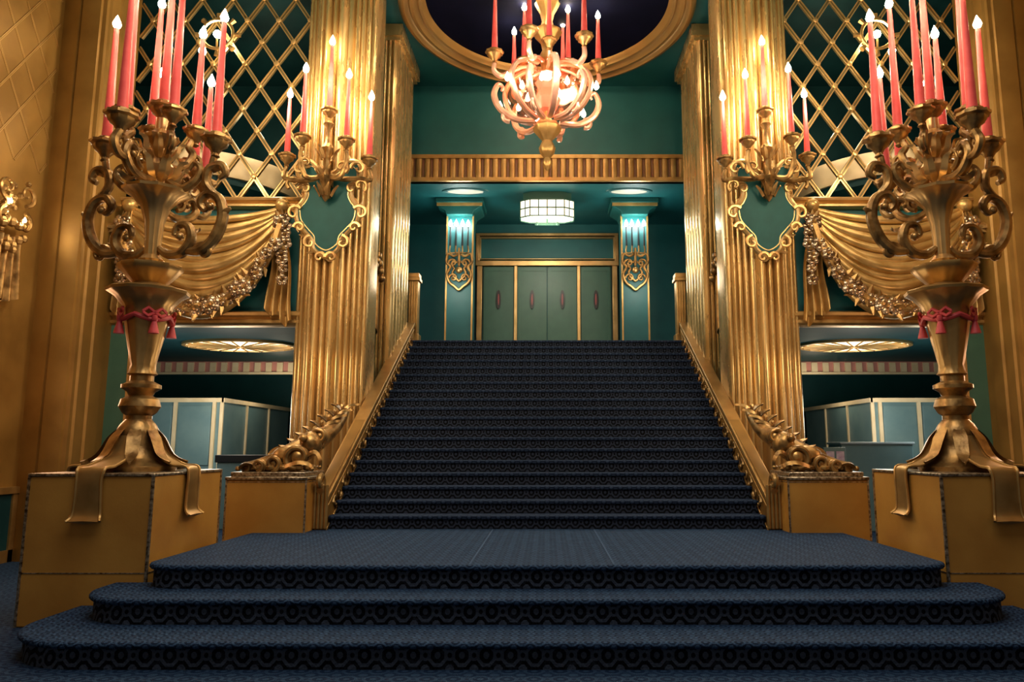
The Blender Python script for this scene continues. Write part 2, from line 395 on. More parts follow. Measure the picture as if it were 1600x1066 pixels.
# ------------------------------------------------------------------ columns
for s in (1,-1):
    N=300; xa,xb=3.1,4.36; pts=[]
    edges=[0,.07,.135,.21,.29,.37,.50,.59,.70,.78,.86,.93,1.0]
    dep=[.045,.065,.05,.07,.05,.12,.08,.13,.07,.06,.05,.045]
    for i in range(N+1):
        t=i/N; x=xa+(xb-xa)*t
        bul=.26*math.sqrt(max(0,1-(2*t-1)**2))
        j=max(q for q in range(12) if edges[q]<=t+1e-9) if t<1 else 11
        q=(t-edges[j])/(edges[j+1]-edges[j])
        e=dep[j]*math.sin(pi*min(max(q,0),1))**.75
        plat=.10*(1/(1+math.exp(-(t-.36)*60))-1/(1+math.exp(-(t-.79)*60)))
        pts.append((x,12.60-bul-e-plat))
    pts+= [(xb,13.1),(xa,13.1)]
    b=B(); b.prism(pts,FL,ZC-.005)
    mk('column',b,COLM,loc=((xa+xb)/2,12.7,FL),world=True,sx=s,smooth=40,label='tall clustered gilded column with rounded reeds beside the staircase',cat='column')
    pts=[(3.34,14.05)]; N=120
    for i in range(16): 
        t=i/15; pts.append((3.34-.26*t,14.05-.05*abs(math.sin(pi*t*3))))
    for i in range(N+1):
        t=i/N; pts.append((3.08-.05*abs(math.sin(pi*t*6))**.8,14.05+1.75*t))
    pts.append((3.34,15.8))
    b=B(); b.prism(pts[::-1],1.2,ZC-.35); 
    q=[(3.34,14.0),(3.0,14.0),(2.98,15.86),(3.34,15.86)]
    b.prism(q[::-1],ZC-.35,ZC-.27); b.prism([(3.34,13.95),(2.95,13.95),(2.93,15.9),(3.34,15.9)][::-1],ZC-.27,ZC-.02)
    mk('fluted_pier',b,COLM,loc=(3.2,14.9,1.2),world=True,sx=s,smooth=40,label='gilded fluted pier rising above the staircase wall',cat='column')
    pts=[]; N=90
    for i in range(N+1):
        t=i/N
        st_=.0 if t<.08 else (.05 if t<.5 else (.0 if t<.56 else .03))
        pts.append((7.5+.7*t,11.60-st_-.06*math.sin(pi*t)))
    pts+=[(8.2,12.6),(7.5,12.6)]
    pts+=[(7.5,12.3),(7.47,12.28),(7.47,12.0),(7.5,11.97),(7.5,11.9),(7.47,11.87),(7.47,11.7),(7.5,11.67)]
    b=B(); b.prism(pts,FL,ZC-.01)
    mk('pilaster',b,GOLDW,loc=(7.85,12,FL),world=True,sx=s,smooth=30,label='broad gilded stepped pilaster on the side wall',cat='pilaster')
    root=empty('landing_pier',(2.2*s,18.3,ZL),'square teal pier with gold edging and flared capital','pier')
    b=B(); b.box(-.325,.325,-.3,.35,0,2.05+1.65)
    mk('shaft',b,TEAL,parent=root,bevel=.02)
    b=B()
    for x in (-.325,.325): b.box(x-.02,x+.02,-.33,-.28,0,3.62)
    b.box(-.34,.34,-.34,.4,0,.12)
    mk('edge_moulding',b,GOLD,parent=root)
    b=B(); b.prism([(-.33,3.5),(.33,3.5),(.36,3.6),(.48,3.68),(.55,3.72),(.55,3.8),(-.55,3.8),(-.55,3.72),(-.48,3.68),(-.36,3.6)],-.5,.4,'y'); b.box(-.6,.6,-.56,.45,3.8,ZLC-ZL-.005)
    mk('capital',b,TEALC,parent=root,bevel=.015)
    b=B(); b.box(-.57,.57,-.53,-.5,3.72,3.8); mk('capital_trim',b,GOLD,parent=root)

# ------------------------------------------------------------------ lattice screens
def lattice(x0,x1,z0,z1,w,h,bar,y,balls=True):
    b=B()
    def seg(p,q,yo):
        d=Vector((q[0]-p[0],q[1]-p[1])); 
        if d.length<.05: return
        d.normalize(); n=Vector((-d.y,d.x))*bar/2
        P=[(p[0]+n.x,p[1]+n.y),(q[0]+n.x,q[1]+n.y),(q[0]-n.x,q[1]-n.y),(p[0]-n.x,p[1]-n.y)]
        b.prism(P[::-1],y+yo-.02,y+yo+.02,'y')
        for sg in (1,-1):
            c=n*sg*.75; m2=n*.25
            P=[(p[0]+c.x+m2.x,p[1]+c.y+m2.y),(q[0]+c.x+m2.x,q[1]+c.y+m2.y),(q[0]+c.x-m2.x,q[1]+c.y-m2.y),(p[0]+c.x-m2.x,p[1]+c.y-m2.y)]
            b.prism(P[::-1],y+yo-.035,y+yo-.02,'y',1)
    sl=h/w
    k=-30
    while k<40:
        for sg in (1,-1):
            c=k*h
            def zx(x): return z0+sg*sl*(x-x0)+c
            def xz(z): return x0+(z-z0-c)/(sg*sl)
            lo=max(x0,min(xz(z0),xz(z1))); hi=min(x1,max(xz(z0),xz(z1)))
            if hi>lo: seg((lo,zx(lo)),(hi,zx(hi)),0 if sg>0 else .025)
        k+=1
    i=0
    while balls and x0+i*w/2<=x1+.01:
        j=0
        while z0+j*h/2<=z1:
            if (i+j)%2==0: b.ball((x0+i*w/2,y-.04,z0+j*h/2),.05,1,8,(1,.5,1))
            j+=1
        i+=1
    return b
for s in (1,-1):
    b=lattice(4.37,7.49,5.98,ZC-.02,.58,.86,.07,12.62)
    mk('lattice_screen',b,[LATM,GOLDB],loc=(5.9,12.62,5.95),world=True,sx=s,smooth=30,label='gilded diamond lattice screen above the draped frieze',cat='lattice screen')
    if s<0:
        b=lattice(8.0,11.5,6.0,ZC-.02,.56,.82,.035,0,False)
        b.v=[(8.195+p[1]*.2,p[0],p[2]) for p in b.v]; b.f=[q[::-1] for q in b.f]
        mk('wall_lattice',b,[GOLDWL,GOLD],loc=(8.2,9.8,4.7),world=True,sx=s,smooth=30,label='gilt diamond trellis relief on the golden side wall',cat='wall relief')
    b=B(); prof=[(0,0),(.06,0),(.1,.08),(.1,.2),(.16,.28),(.16,.42),(0,.42)]
    n=30; vs=[]
    for i in range(n+1):
        a=-pi*1.03+pi*1.06*i/n
        for (o,z) in prof:
            vs.append((7.0+(1.85+o)*math.cos(a),14.75+(1.85+o)*math.sin(a),6.62+z))
    m=len(prof)
    b.add(vs,[(i*m+k,(i+1)*m+k,(i+1)*m+(k+1)%m,i*m+(k+1)%m) for i in range(n) for k in range(m)])
    b.lathe([(1.84,6.62),(1.84,6.5),(1.6,6.35),(1.4,4.02)][::-1],40,(7.0,14.75,0),1)
    mk('balcony_front',b,[CREAM,TEALD],loc=(7.0,14.75,4.0),world=True,sx=s,label='curved cream moulded balcony band behind the lattice',cat='balcony')
    r=empty('lattice_lamp',(5.95*s,12.35,9.0),'small glowing lamp in a gold scroll ring on the lattice','lamp')
    b=B(); b.tube([(.28*math.cos(a*pi/12),0,.28*math.sin(a*pi/12)) for a in range(25)],.03,6); b.tube([(0,0,-.28),(0,0,0)],.02,6)
    for a in range(8): b.tube([(q[0]*math.cos(a*pi/4)-0,0.02,q[0]*math.sin(a*pi/4)) for q in ((.28,0),(.40,0))],[.03,.05],6)
    b.tube([(0,.02,-.28),(0,.22,-.4)],.03,6)
    mk('ring',b,GOLDB,parent=r)
    mk('light_bulb',B().ball((0,0,0),.07,0,12),BULB,parent=r)

# ------------------------------------------------------------------ swags, tails, garlands
def tail(w0,w1,z0,z1,y,x,sgn=1):
    def f(u,v):
        w=w0+(w1-w0)*v
        zz=z0+(z1-z0)*v + (.35*abs(((u*2)%1)-.5) + .25*sgn*(u-.5))*(v**3)
        return (x+(u-.5)*w+.02*math.sin(v*9), y-.05-.07*math.sin(u*pi*7)-.03*math.sin(v*6), zz)
    return f
def flower(b,c,r,ax):
    for k in range(5):
        a=2*pi*k/5+ax; p=(c[0]+r*.6*math.cos(a),c[1],c[2]+r*.6*math.sin(a))
        b.ball(p,r*.5,0,6,(1,.45,1))
    b.ball((c[0],c[1]-.03,c[2]),r*.3,1,6)
for s in (1,-1):
    root=empty('drapery_swag',(5.9*s,12.45,5.8),'golden carved drapery swag with deep folds and hanging tails','drapery')
    b=B()
    # backing cloth
    def f(u,v):
        a=u; x=4.6+(7.3-4.6)*a; par=4*a*(1-a)
        z=5.80-.2*v-(.30+1.38*v)*par**.72
        return (x-5.9,12.56-12.45-.10*math.sin(pi*a)**.5,z-5.8)
    b.grid(f,48,40); b.f=[q[::-1] for q in b.f]
    # rolled folds, each a thick hanging catenary tube gathered at both corners
    nf=11
    for k in range(nf):
        v=k/(nf-1); pts=[];rr_=[]
        sag=.30+1.42*v**.92
        skew=.10*math.sin(k*2.1)
        for i in range(37):
            a=i/36; x=4.6+(7.3-4.6)*a; aa=min(max(a+skew*a*(1-a),0),1); par=4*aa*(1-aa)
            env=math.sin(pi*min(max(a,0),1))**.55
            z=5.80-.22*v-sag*par**.72
            pts.append((x-5.9,-.02-.14*env-(.03 if k%2 else 0),z-5.8)); rr_.append(.028+(.050+.018*((k*7)%3))*env)
        b.tube(pts,rr_,10)
    mk('swag',b,GOLDS,parent=root,sx=s,smooth=80)
    for (x,w) in ((4.60,.34),(7.26,.26)):
        b=B(); b.grid(tail(.16,w+.14,5.8,3.72,12.42,x),40,30)
        b.v=[(p[0]-5.9,p[1]-12.45,p[2]-5.8) for p in b.v]; b.f=[q[::-1] for q in b.f]
        b.ball((x-5.9,-.12,-.02),.13,0,10)
        mk('drapery_tail',b,GOLDS,parent=root,sx=s,smooth=80)
    b=B(); rr=random.Random(5)
    N=30; rope=[(-1.4,-.25,.0-1.0)]
    for i in range(N):
        a=i/(N-1); x=4.55+(7.3-4.55)*a; z=5.40-1.46*(4*a*(1-a))**.72
        rope.append((x-5.9,-.28,z-5.4))
        flower(b,(x-5.9+rr.uniform(-.03,.03),-.33+rr.uniform(-.03,.03),z-5.4+rr.uniform(-.05,.05)),rr.uniform(.10,.14),rr.uniform(0,6))
        for q in range(3):
            t=Vector((x-5.9,-.29,z-5.4)); d=Vector((rr.uniform(-1,1),-.15,rr.uniform(-1,1))).normalized()
            b.strap([t,t+d*.13,t+d*.25],[.03,.12,.01],(d.z,0,-d.x),.015,1)
    rope.append((1.36,-.25,-1.0))
    b.tube(rope[1:-1],.08,6,1); b.tube([(-1.4,-.25,.1),(-1.4,-.25,-1.0)],.03,6,1); b.tube([(1.36,-.25,.1),(1.36,-.25,-1.0)],.03,6,1)
    for (x) in (4.5,7.26):
        for k in range(8):
            flower(b,(x-5.9+rr.uniform(-.04,.04),-.28,.1-k*.15+rr.uniform(-.03,.03)),rr.uniform(.08,.11),rr.uniform(0,6))
    mk('floral_garland',b,[FLOWER,GOLDD],loc=(5.9,12.45,5.4),sx=s,label='carved floral garland in silver and gold below the swag',cat='garland')
    b=B()
    def g(u,v):
        y=13.15+.8*u; z=5.3-(1.3+.25*math.sin(u*9))*v-.2*u*(1-v)
        return (3.34-.07-.05*math.sin(u*pi*8),y,z)
    b.grid(g,40,14)
    for k in range(7): b.ball((3.2,13.2+k*.11,5.2-.12*abs(3-k)),.08,0,8)
    mk('wall_drape',b,GOLDD,loc=(3.3,13.5,4.0),world=True,sx=s,smooth=80,label='gathered golden drape relief on the stair side wall',cat='drapery')

# ------------------------------------------------------------------ shared candle meshes
def bulbmesh(r,m): 
    b=B(); b.lathe([(r*.25,0),(r*.8,r*.5),(r,r*1.2),(r*.7,r*2.1),(r*.3,r*3.0),(0,r*3.6)],10); return mesh('light_bulb',b,m)
BM=bulbmesh(.048,BULB); BMS=bulbmesh(.052,BULB); BMC=bulbmesh(.05,COOLB); BMP=bulbmesh(.05,PINKB)
def candlemesh(r,L):
    b=B(); b.lathe([(r,0),(r*.98,.1),(r*.5,L-.02),(r*.3,L),(0,L)],14); return mesh('candle',b,CORAL)
def cupmesh(k):
    b=B(); b.lathe([(r*k,z*k) for r,z in [(.02,-.16),(.05,-.13),(.035,-.1),(.07,-.04),(.12,.0),(.135,.05),(.17,.07),(.17,.1),(.1,.1),(.085,.15),(.07,.16)]],20,lob=.05,nl=10)
    return mesh('candle_cup',b,GOLDD)
CUP=cupmesh(1.0); CUPS=cupmesh(.85)
def candle_at(root,p,L,r,cup,bulb,cache={}):
    k=(round(L,2),r)
    if k not in cache: cache[k]=candlemesh(r,L)
    inst('candle_cup',cup,root,p)
    c=inst('candle',cache[k],root,(p[0],p[1],p[2]+.13))
    inst('light_bulb',bulb,c,(0,0,L-.01))

# ------------------------------------------------------------------ pedestals + candelabra
PT=1.36; PX=4.5; PY=8.15; HX=.61; HY=.76
for s in (1,-1):
    root=empty('pedestal',(PX*s,PY,FL),'large square ochre-gilt pedestal with scuffed metal edging','pedestal')
    def dn(b): b.v=[(p[0],p[1],p[2]-FL) for p in b.v]; return b
    b=B(); b.box(-HX,HX,-HY,HY,FL,PT-.03)
    mk('body',dn(b),PED,parent=root,sx=s,bevel=.012)
    mk('top_slab',dn(B().box(-HX-.015,HX+.015,-HY-.015,HY+.015,PT-.03,PT)),SCUFF,parent=root,sx=s,bevel=.008)
    b=B()
    for x in (-HX,HX):
        for y in (-HY,HY):
            b.box(x-.012,x+.012,y-.012,y+.012,FL,PT-.03)
    b.box(-HX-.005,HX+.005,-HY-.005,HY+.005,.40,.41)
    mk('edge_trim',dn(b),SCUFF,parent=root,sx=s)
    root=empty('newel_pedestal',(3.6*s,10.05,FL),'small square ochre-gilt pedestal at the foot of the stairs','pedestal')
    b=B(); b.box(-.51,.51,-.45,.45,FL,1.2); mk('body',dn(b),PED,parent=root,sx=s,bevel=.012)
    b=B(); b.box(-.53,.53,-.47,.47,1.2,1.24); b.box(-.48,.48,-.42,.42,1.24,1.3); mk('top_slab',dn(b),SCUFF,parent=root,sx=s,bevel=.01)
    b=B()
    for x in (-.51,.51):
        for y in (-.45,.45): b.box(x-.01,x+.01,y-.01,y+.01,.0,1.2)
    b.box(-.514,.514,-.454,.454,1.17,1.18)
    mk('edge_trim',dn(b),SCUFF,parent=root,sx=s)
    # acanthus volute: compact carved body with scrolls and leaves
    b=B()
    def scr(cx,cz,y,r,a0,a1,th):
        sp=spir(cx,cz,r,.03,a0,a1,30)
        for q in (-.05,.05):
            b.tube([(p[0],y+q,p[1]) for i,p in enumerate(sp)],[th,th*.5],8)
        b.ball((cx,y,cz),r*.62,0,10,(1,.9,1))
    scr(-.26,.19,-.20,.17,-pi*.5,pi*2.3,.045)
    scr(-.46,.46,.05,.13,-pi*.6,pi*2.2,.038)
    scr(.04,.11,-.25,.10,pi*1.5,-pi*1.0,.036)
    scr(.24,.08,-.24,.075,pi*1.5,-pi*.8,.03)
    scr(.42,.06,-.2,.06,pi*1.5,-pi*.8,.028)
    b.tube(cat([(.48,-.2,.05),(.2,-.1,.09),(-.1,.0,.2),(-.28,.25,.36),(-.42,.6,.54),(-.48,.95,.74),(-.5,1.25,.94)],6),[.05,.11,.17,.16,.12,.09,.03],12)
    b.ball((-.36,-.02,.36),.15,0,12,(1,1,1.15)); b.ball((-.30,-.16,.44),.06,0,8); b.ball((-.08,-.1,.2),.16,0,10,(1.3,1,.9))
    for k in range(8):
        t=k/7; p=Vector((-.1-.4*t,.0+1.0*t,.22+.62*t))
        for dd in ((-.16,.04,.14),(.14,-.02,.16),(-.02,-.12,.14)):
            d=Vector(dd); b.strap(cat([p,p+d*.6,p+d+Vector((dd[0]*.4,.06,-.03))],4),[.06,.12,.01],(0,1,.3),.025,0,.2)
    for (p0,p1,p2,p3,w) in (
        ((.1,.0,.08),(.2,.05,.18),(.18,.1,.26),(.1,.08,.3),.12),
        ((-.3,-.1,.15),(-.46,-.2,.24),(-.54,-.24,.16),(-.55,-.22,.06),.12),
        ((-.1,-.3,.04),(-.3,-.38,.1),(-.44,-.4,.09),(-.5,-.38,.04),.12),
        ((.25,-.2,.06),(.36,-.3,.12),(.44,-.32,.1),(.5,-.28,.04),.12)):
        p=cat([p0,p1,p2,p3],6); b.strap(p,[w*.5,w,w*.8,.03],(.3,1,.1),.03,0,.25)
        b.ball(p3,.035,0,7)
    for k in range(13):
        a=2*pi*k/13; b.ball((.02+.38*math.cos(a),-.02+.28*math.sin(a),.05),.06,0,8,(1.2,1,.75))
    mk('newel_volute',b,GOLDD,loc=(3.55,10.05,1.3),sx=s,label='gilded acanthus volute ornament resting on the newel pedestal',cat='ornament')

    # candelabrum
    root=empty('candelabrum',(PX*s,PY,PT),'towering antique-gold candelabrum with scrolled arms and coral candles','candelabrum')
    b=B(); b.lathe([(.40,.0),(.42,.05),(.34,.1),(.27,.16),(.22,.3),(.22,.42),(.18,.5),(.13,.56),(.13,.6),(.17,.63),(.21,.7),(.19,.78),(.12,.82),(.14,.86),(.2,.9),(.2,.94),(.12,.98),(.12,1.04)],24)
    for k in range(8):
        a=2*pi*k/8+pi/8
        p=rad([(.2,.45),(.28,.36),(.38,.18),(.52,.1)],a); b.strap(cat(p,4),[.1,.14,.12,.02],(-math.sin(a),math.cos(a),0),.03,0,.2)
    mk('base',b,GOLDD,parent=root,sx=s)
    for ax,e in ((0,HX),(pi/2,HY),(pi,HX),(-pi/2,HY)):
        pts=cat(rad([(.2,.40),(.25,.30),(.34,.16),(e-.14,.07),(e+.01,.05),(e+.04,-.05),(e+.035,-.25),(e+.04,-.40),(e+.09,-.46)],ax),5)
        ww=[.16,.18,.22,.28,.27,.24,.25,.27,.33]
        b=B(); b.strap(pts,ww,(-math.sin(ax),math.cos(ax),0),.035)
        for sg in (1,-1):
            b.tube([Vector(p)+Vector((-math.sin(ax),math.cos(ax),0))*w*sg for p,w in zip(pts,[rs(ww,i/(len(pts)-1))/2 for i in range(len(pts))])],.016,6)
        mk('foot_strap',b,GOLD,parent=root,sx=s)
    b=B(); b.lathe([(.12,1.04),(.15,1.06),(.13,1.1),(.125,1.16),(.15,1.3),(.19,1.5),(.22,1.68),(.25,1.82),(.33,1.92),(.41,1.97),(.42,2.0),(.38,2.02),(.2,2.04),(.17,2.08),(.24,2.15),(.3,2.22),(.33,2.26),(.33,2.29),(.28,2.3),(.1,2.32)],36,lob=.03,nl=12)
    mk('lower_vase',b,GOLD,parent=root,sx=s)
    b=B(); b.lathe([(.09,2.3),(.13,2.36),(.08,2.42),(.085,2.6),(.1,2.8),(.15,2.98),(.25,3.1),(.34,3.15),(.35,3.18),(.3,3.19),(.12,3.2),(.09,3.3),(.15,3.38),(.17,3.46),(.1,3.55),(.08,3.68),(.16,3.76),(.2,3.82),(.12,3.86),(.07,3.92),(.07,4.05)],36,lob=.04,nl=12)
    for k in range(8):
        a=2*pi*k/8
        b.strap(cat(rad([(.1,3.28),(.2,3.36),(.26,3.5),(.34,3.53)],a),4),[.08,.13,.1,.01],(-math.sin(a),math.cos(a),0),.025,0,.2)
        b.strap(cat(rad([(.09,3.56),(.17,3.64),(.2,3.76),(.28,3.78)],a+.4),4),[.06,.11,.08,.01],(-math.sin(a+.4),math.cos(a+.4),0),.02,0,.2)
    mk('upper_vase',b,GOLDB,parent=root,sx=s)
    b=B(); b.tube([(.25*math.cos(a*pi/16),.25*math.sin(a*pi/16),1.70-.05*abs(math.sin(a*pi/8))) for a in range(33)],.028,8)
    for k in range(4):
        a=pi/4+pi/2*k; c=(.27*math.cos(a),.27*math.sin(a))
        b.lathe([(0,.06),(.03,.05),(.035,0),(.025,-.02),(.05,-.12),(.055,-.15)][::-1],10,(c[0],c[1],1.64))
        for sg in (1,-1):
            t=Vector((-math.sin(a),math.cos(a),0))*sg; o=Vector((c[0],c[1],1.72))
            b.tube([o,o+t*.07+Vector((0,0,.05)),o+t*.13,o+t*.07-Vector((0,0,.04)),o],.02,6)
    mk('ribbon_bow',b,RED,parent=root,sx=s,label='red ribbon with tassels')
    k_=1.12
    b=B()
    b.tube([(q[0],0,q[1]) for q in cat([(.08,2.5),(.2,2.42),(.36,2.44),(.46,2.58),(.42,2.74),(.3,2.76),(.26,2.66),(.33,2.62)],6) ],[k_*x for x in (.035,.05,.055,.05,.04,.035,.02)],9)
    b.tube([(q[0],0,q[1]) for q in cat([(.40,2.46),(.58,2.46),(.74,2.6),(.82,2.84),(.76,3.06),(.62,3.12),(.54,3.02),(.60,2.93),(.67,2.98)],6) ],[k_*x for x in (.04,.055,.06,.055,.05,.045,.03,.02)],9)
    b.tube([(q[0],0,q[1]) for q in cat([(.74,3.08),(.6,3.24),(.62,3.42),(.76,3.46),(.82,3.36),(.75,3.30)],6)],[.045,.055,.05,.03],9)
    b.tube([(q[0],0,q[1]) for q in cat([(.64,3.42),(.66,3.52),(.68,3.62)],6)],.04,8)
    b.tube([(q[0],0,q[1]) for q in spir(.62,2.44,.11,.02,pi*.9,-pi*1.0,18)],[.04,.02],7)
    b.tube([(q[0],0,q[1]) for q in cat([(.12,3.3),(.3,3.2),(.46,3.28),(.52,3.42),(.44,3.5),(.38,3.42)],5)],[.04,.05,.035,.02],8)
    for (x,z,dx_,dz) in ((.80,2.78,.10,.18),(.66,3.40,.15,.05)):
        b.strap(cat([(x,0,z),(x+dx_*.5,0,z+dz*.7),(x+dx_,0,z+dz)],4),[.06,.13,.01],(0,1,0),.03,0,.2)
    b.ball((.66,0,2.97),.05,0,8); b.ball((.32,0,2.63),.05,0,8)
    ARM=mesh('arm',b,GOLDD)
    b=B()
    b.tube([(q[0],0,q[1]) for q in cat([(.08,3.32),(.25,3.24),(.45,3.26),(.58,3.4),(.52,3.54),(.42,3.5),(.45,3.42)],6)],[.04,.055,.055,.048,.042,.022],9)
    b.tube([(q[0],0,q[1]) for q in cat([(.54,3.36),(.68,3.36),(.76,3.46),(.72,3.56),(.68,3.62)],6)],[.04,.05,.04],8)
    b.tube([(q[0],0,q[1]) for q in spir(.3,3.46,.12,.02,-pi*.5,pi*1.7,18)],[.036,.018],7)
    b.strap([(q[0],0,q[1]) for q in cat([(.38,3.24),(.5,3.16),(.6,3.16),(.66,3.2)],5)],[.05,.13,.1,.01],(0,1,0),.03,0,.2)
    b.ball((.45,0,3.45),.045,0,8)
    ARMU=mesh('upper_arm',b,GOLDD)
    b=B(); b.tube([(q[0],0,q[1]) for q in cat([(.06,3.55),(.18,3.5),(.3,3.58),(.36,3.72),(.31,3.8),(.33,3.86),(.33,3.9)],5)],[.035,.048,.034],8)
    b.tube([(q[0],0,q[1]) for q in spir(.38,3.66,.09,.02,-pi*.5,pi*1.6,16)],[.032,.016],6)
    ARM2=mesh('inner_arm',b,GOLDD)
    for k in range(4):
        a=k*pi/2+ (0.10 if s>0 else -.10)
        low=k in (0,2)
        inst('arm',ARM if low else ARMU,root,(0,0,0),a)
        candle_at(root,(.68*math.cos(a),.68*math.sin(a),3.70),1.42,.056,CUP,BM)
    for k in range(4):
        a=k*pi/2+pi/4
        inst('inner_arm',ARM2,root,(0,0,0),a)
        candle_at(root,(.38*math.cos(a),.38*math.sin(a),3.96),(1.15,1.55,1.4,1.6)[k],.054,CUPS,BM)
    candle_at(root,(0,0,4.12),1.75,.056,CUP,BM)
    for a,L in ((.35*pi,1.2),(.68*pi,1.3)):
        inst('arm',ARMU,root,(0,0,.02),a,sc=.9); candle_at(root,(.61*math.cos(a),.61*math.sin(a),3.42),L,.052,CUPS,BM)

    # --- sconce with cartouche on column
    SX,SY,SZ=3.73,12.07,5.70
    root=empty('candle_sconce',(SX*s,SY,SZ),'gilt scrolled wall sconce with teal cartouche and coral candles','sconce')
    hp=[(.0,.56),(.18,.64),(.34,.78),(.50,.74),(.54,.56),(.42,.38),(.38,.2),(.44,.05),(.53,-.08),(.50,-.30),(.36,-.48),(.24,-.62),(.2,-.78),(.0,-.90)]
    full=hp+[(-x,z) for x,z in hp[1:-1]][::-1]
    P=cat([(x,0,z) for x,z in full],5,closed=True)
    b=B(); b.prism([(p.x*.96,p.z*.96) for p in P][::-1],-.02,.12,'y'); mk('back_panel',b,TEALC,parent=root,sx=s)
    b=B(); b.tube(list(P)+[P[0]],.045,8)
    b.tube([p*.88+Vector((0,-.01,0)) for p in P]+[P[0]*.88+Vector((0,-.01,0))],.014,6)
    for (cx,cz,r,a0,a1) in ((.50,.64,.14,pi,-pi*1.2),(.56,-.15,.14,pi*.8,-pi*1.2),(.4,.28,.12,0,pi*2),(.27,-.66,.12,pi*.5,-pi*1.5),(.1,-.92,.1,pi,-pi),(.46,-.4,.1,0,pi*2)):
        for sg in (1,-1):
            b.tube([(sg*q[0],-.03,q[1]) for q in spir(cx,cz,r,.015,a0,a1,16)],[.038,.016],6)
    for k in range(28):
        p=P[int(k*len(P)/28)]; d=Vector((p.x,0,p.z)).normalized(); t=Vector((-d.z,0,d.x))*(1 if k%2 else -1)
        b.tube([p+d*.02,p+d*.07+t*.05,p+d*.08+t*.11],[.03,.025,.01],5)
    mk('frame',b,GOLDB,parent=root,sx=s)
    b=B(); b.lathe([(0,-.0),(.04,.05),(.09,.15),(.06,.25),(.11,.36),(.14,.43),(.09,.52),(.06,.6),(.05,.85),(.1,.95),(.05,1.05),(.04,1.3),(.09,1.38),(.04,1.45),(.03,1.52)],16,(0,-.16,.0),lob=.06,nl=8)
    b.box(-.08,.08,-.16,.02,.3,.42)
    for k in range(6):
        a=2*pi*k/6
        for z0 in (.1,.4,.75): b.strap(cat([(.08*math.cos(a),-.16+.08*math.sin(a),z0),(.14*math.cos(a),-.16+.14*math.sin(a),z0+.12),(.2*math.cos(a),-.16+.2*math.sin(a),z0+.2)],4),[.08,.09,.01],(-math.sin(a),math.cos(a),0),.022,0,.2)
    mk('bracket',b,GOLDD,parent=root,sx=s)
    for (x,y,z,L) in ((-.72,-.18,.68,1.0),(.70,-.12,.76,1.0),(-.36,-.32,.96,1.05),(.38,-.32,1.02,1.1)):
        b=B(); sg=1 if x>0 else -1
        b.tube(cat([(0,-.18,.5),(x*.35,-.18+(y+.18)*.4,.40),(x*.8,y,.40),(x*1.05,y,z-.3),(x,y,z-.12)],6),[.038,.05,.04,.034],8)
        b.tube([(sg*q[0],y,q[1]) for q in spir(abs(x)*.8,z-.4,.13,.02,-pi*.3,pi*1.6,16)],[.035,.015],6)
        mk('arm',b,GOLDD,parent=root,sx=s)
        candle_at(root,(x*s,y,z),L,.05,CUPS,BMS)
    candle_at(root,(0,-.16,1.56),1.15,.054,CUPS,BMS)

    root=empty('pier_sconce',(2.2*s,17.93,6.0),'small gilt crest sconce with four slim lights','sconce')
    b=B()
    hp=[(0,.42),(.14,.36),(.28,.42),(.32,.22),(.22,.08),(.3,-.1),(.24,-.3),(.1,-.42),(0,-.5)]
    P=cat([(x,0,z) for x,z in hp+[(-x,z) for x,z in hp[1:-1]][::-1]],4,closed=True)
    b.tube(list(P)+[P[0]],.035,6); b.tube([p*.55 for p in P]+[P[0]*.55],.03,6)
    for sg in (1,-1):
        for (cx,cz) in ((.16,.18),(.14,-.2)): b.tube([(sg*q[0],-.02,q[1]) for q in spir(cx,cz,.11,.02,0,pi*2.4,14)],[.03,.012],6)
    b.ball((0,-.02,0),.09,0,8); b.tube([(0,-.05,.1),(0,-.08,.55)],.03,6)
    for x in (-.22,-.08,.08,.22): b.tube(cat([(0,-.06,.45),(x,-.1,.42),(x,-.1,.6)],4),.018,6)
    mk('crest',b,GOLDD,parent=root)
    for x in (-.22,-.08,.08,.22):
        b=B(); b.lathe([(.026,0),(.018,.5)],8); c=mk('candle',b,DARK,parent=root,loc=(x,-.1,.6)); inst('light_bulb',BMC,c,(0,0,.5))

# ------------------------------------------------------------------ chandelier
root=empty('chandelier',(0,YC,6.78),'ornate gilt chandelier with rosy glass globe and coral candles','chandelier')
zb=6.78
def rz(pr): return [(r,z-zb) for r,z in pr]
b=B(); b.lathe(rz([(0,6.76),(.05,6.82),(.09,6.92),(.06,7.02),(.13,7.12),(.15,7.22),(.09,7.36),(.24,7.54),(.26,7.62),(.22,7.7)]),20,lob=.06,nl=8); mk('finial',b,GOLD,parent=root)
b=B(); b.lathe(rz([(.10,7.66),(.05,8.0),(.05,8.6),(.13,8.95),(.15,9.08),(.09,9.2),(.12,9.35),(.26,9.52),(.28,9.58),(.15,9.62),(.10,9.8),(.13,9.95),(.22,10.12),(.24,10.18),(.12,10.26),(.08,10.5),(.08,11.75)]),24,lob=.05,nl=10); mk('stem',b,GOLD,parent=root)
gp=[(.25,-.54),(.5,-.46),(.72,-.26),(.84,-.0),(.84,.22),(.70,.44),(.45,.56),(.22,.60)]
b=B(); b.lathe([(p.x,p.z+8.28-zb) for p in cat([(r*.94,0,z*.95) for r,z in gp],3)],40)
b.f=b.f[:-2]; b.m=b.m[:-2]; mk('glass_globe',b,GLASS,parent=root)
b=B(); b.tube([(p.x,0,p.z+8.28-zb) for p in cat([(r*1.02,0,z) for r,z in gp],4)],.045,8,flat=1.5); RIB=mesh('rib',b,ROSEG)
b=B()
b.tube([(q[0],0,q[1]+8.28-zb) for q in cat([(.24,-.54),(.6,-.54),(.9,-.36),(1.02,-.1),(.95,.12),(.86,.08),(.88,.0)],5)],[.055,.065,.06,.04,.025],8)
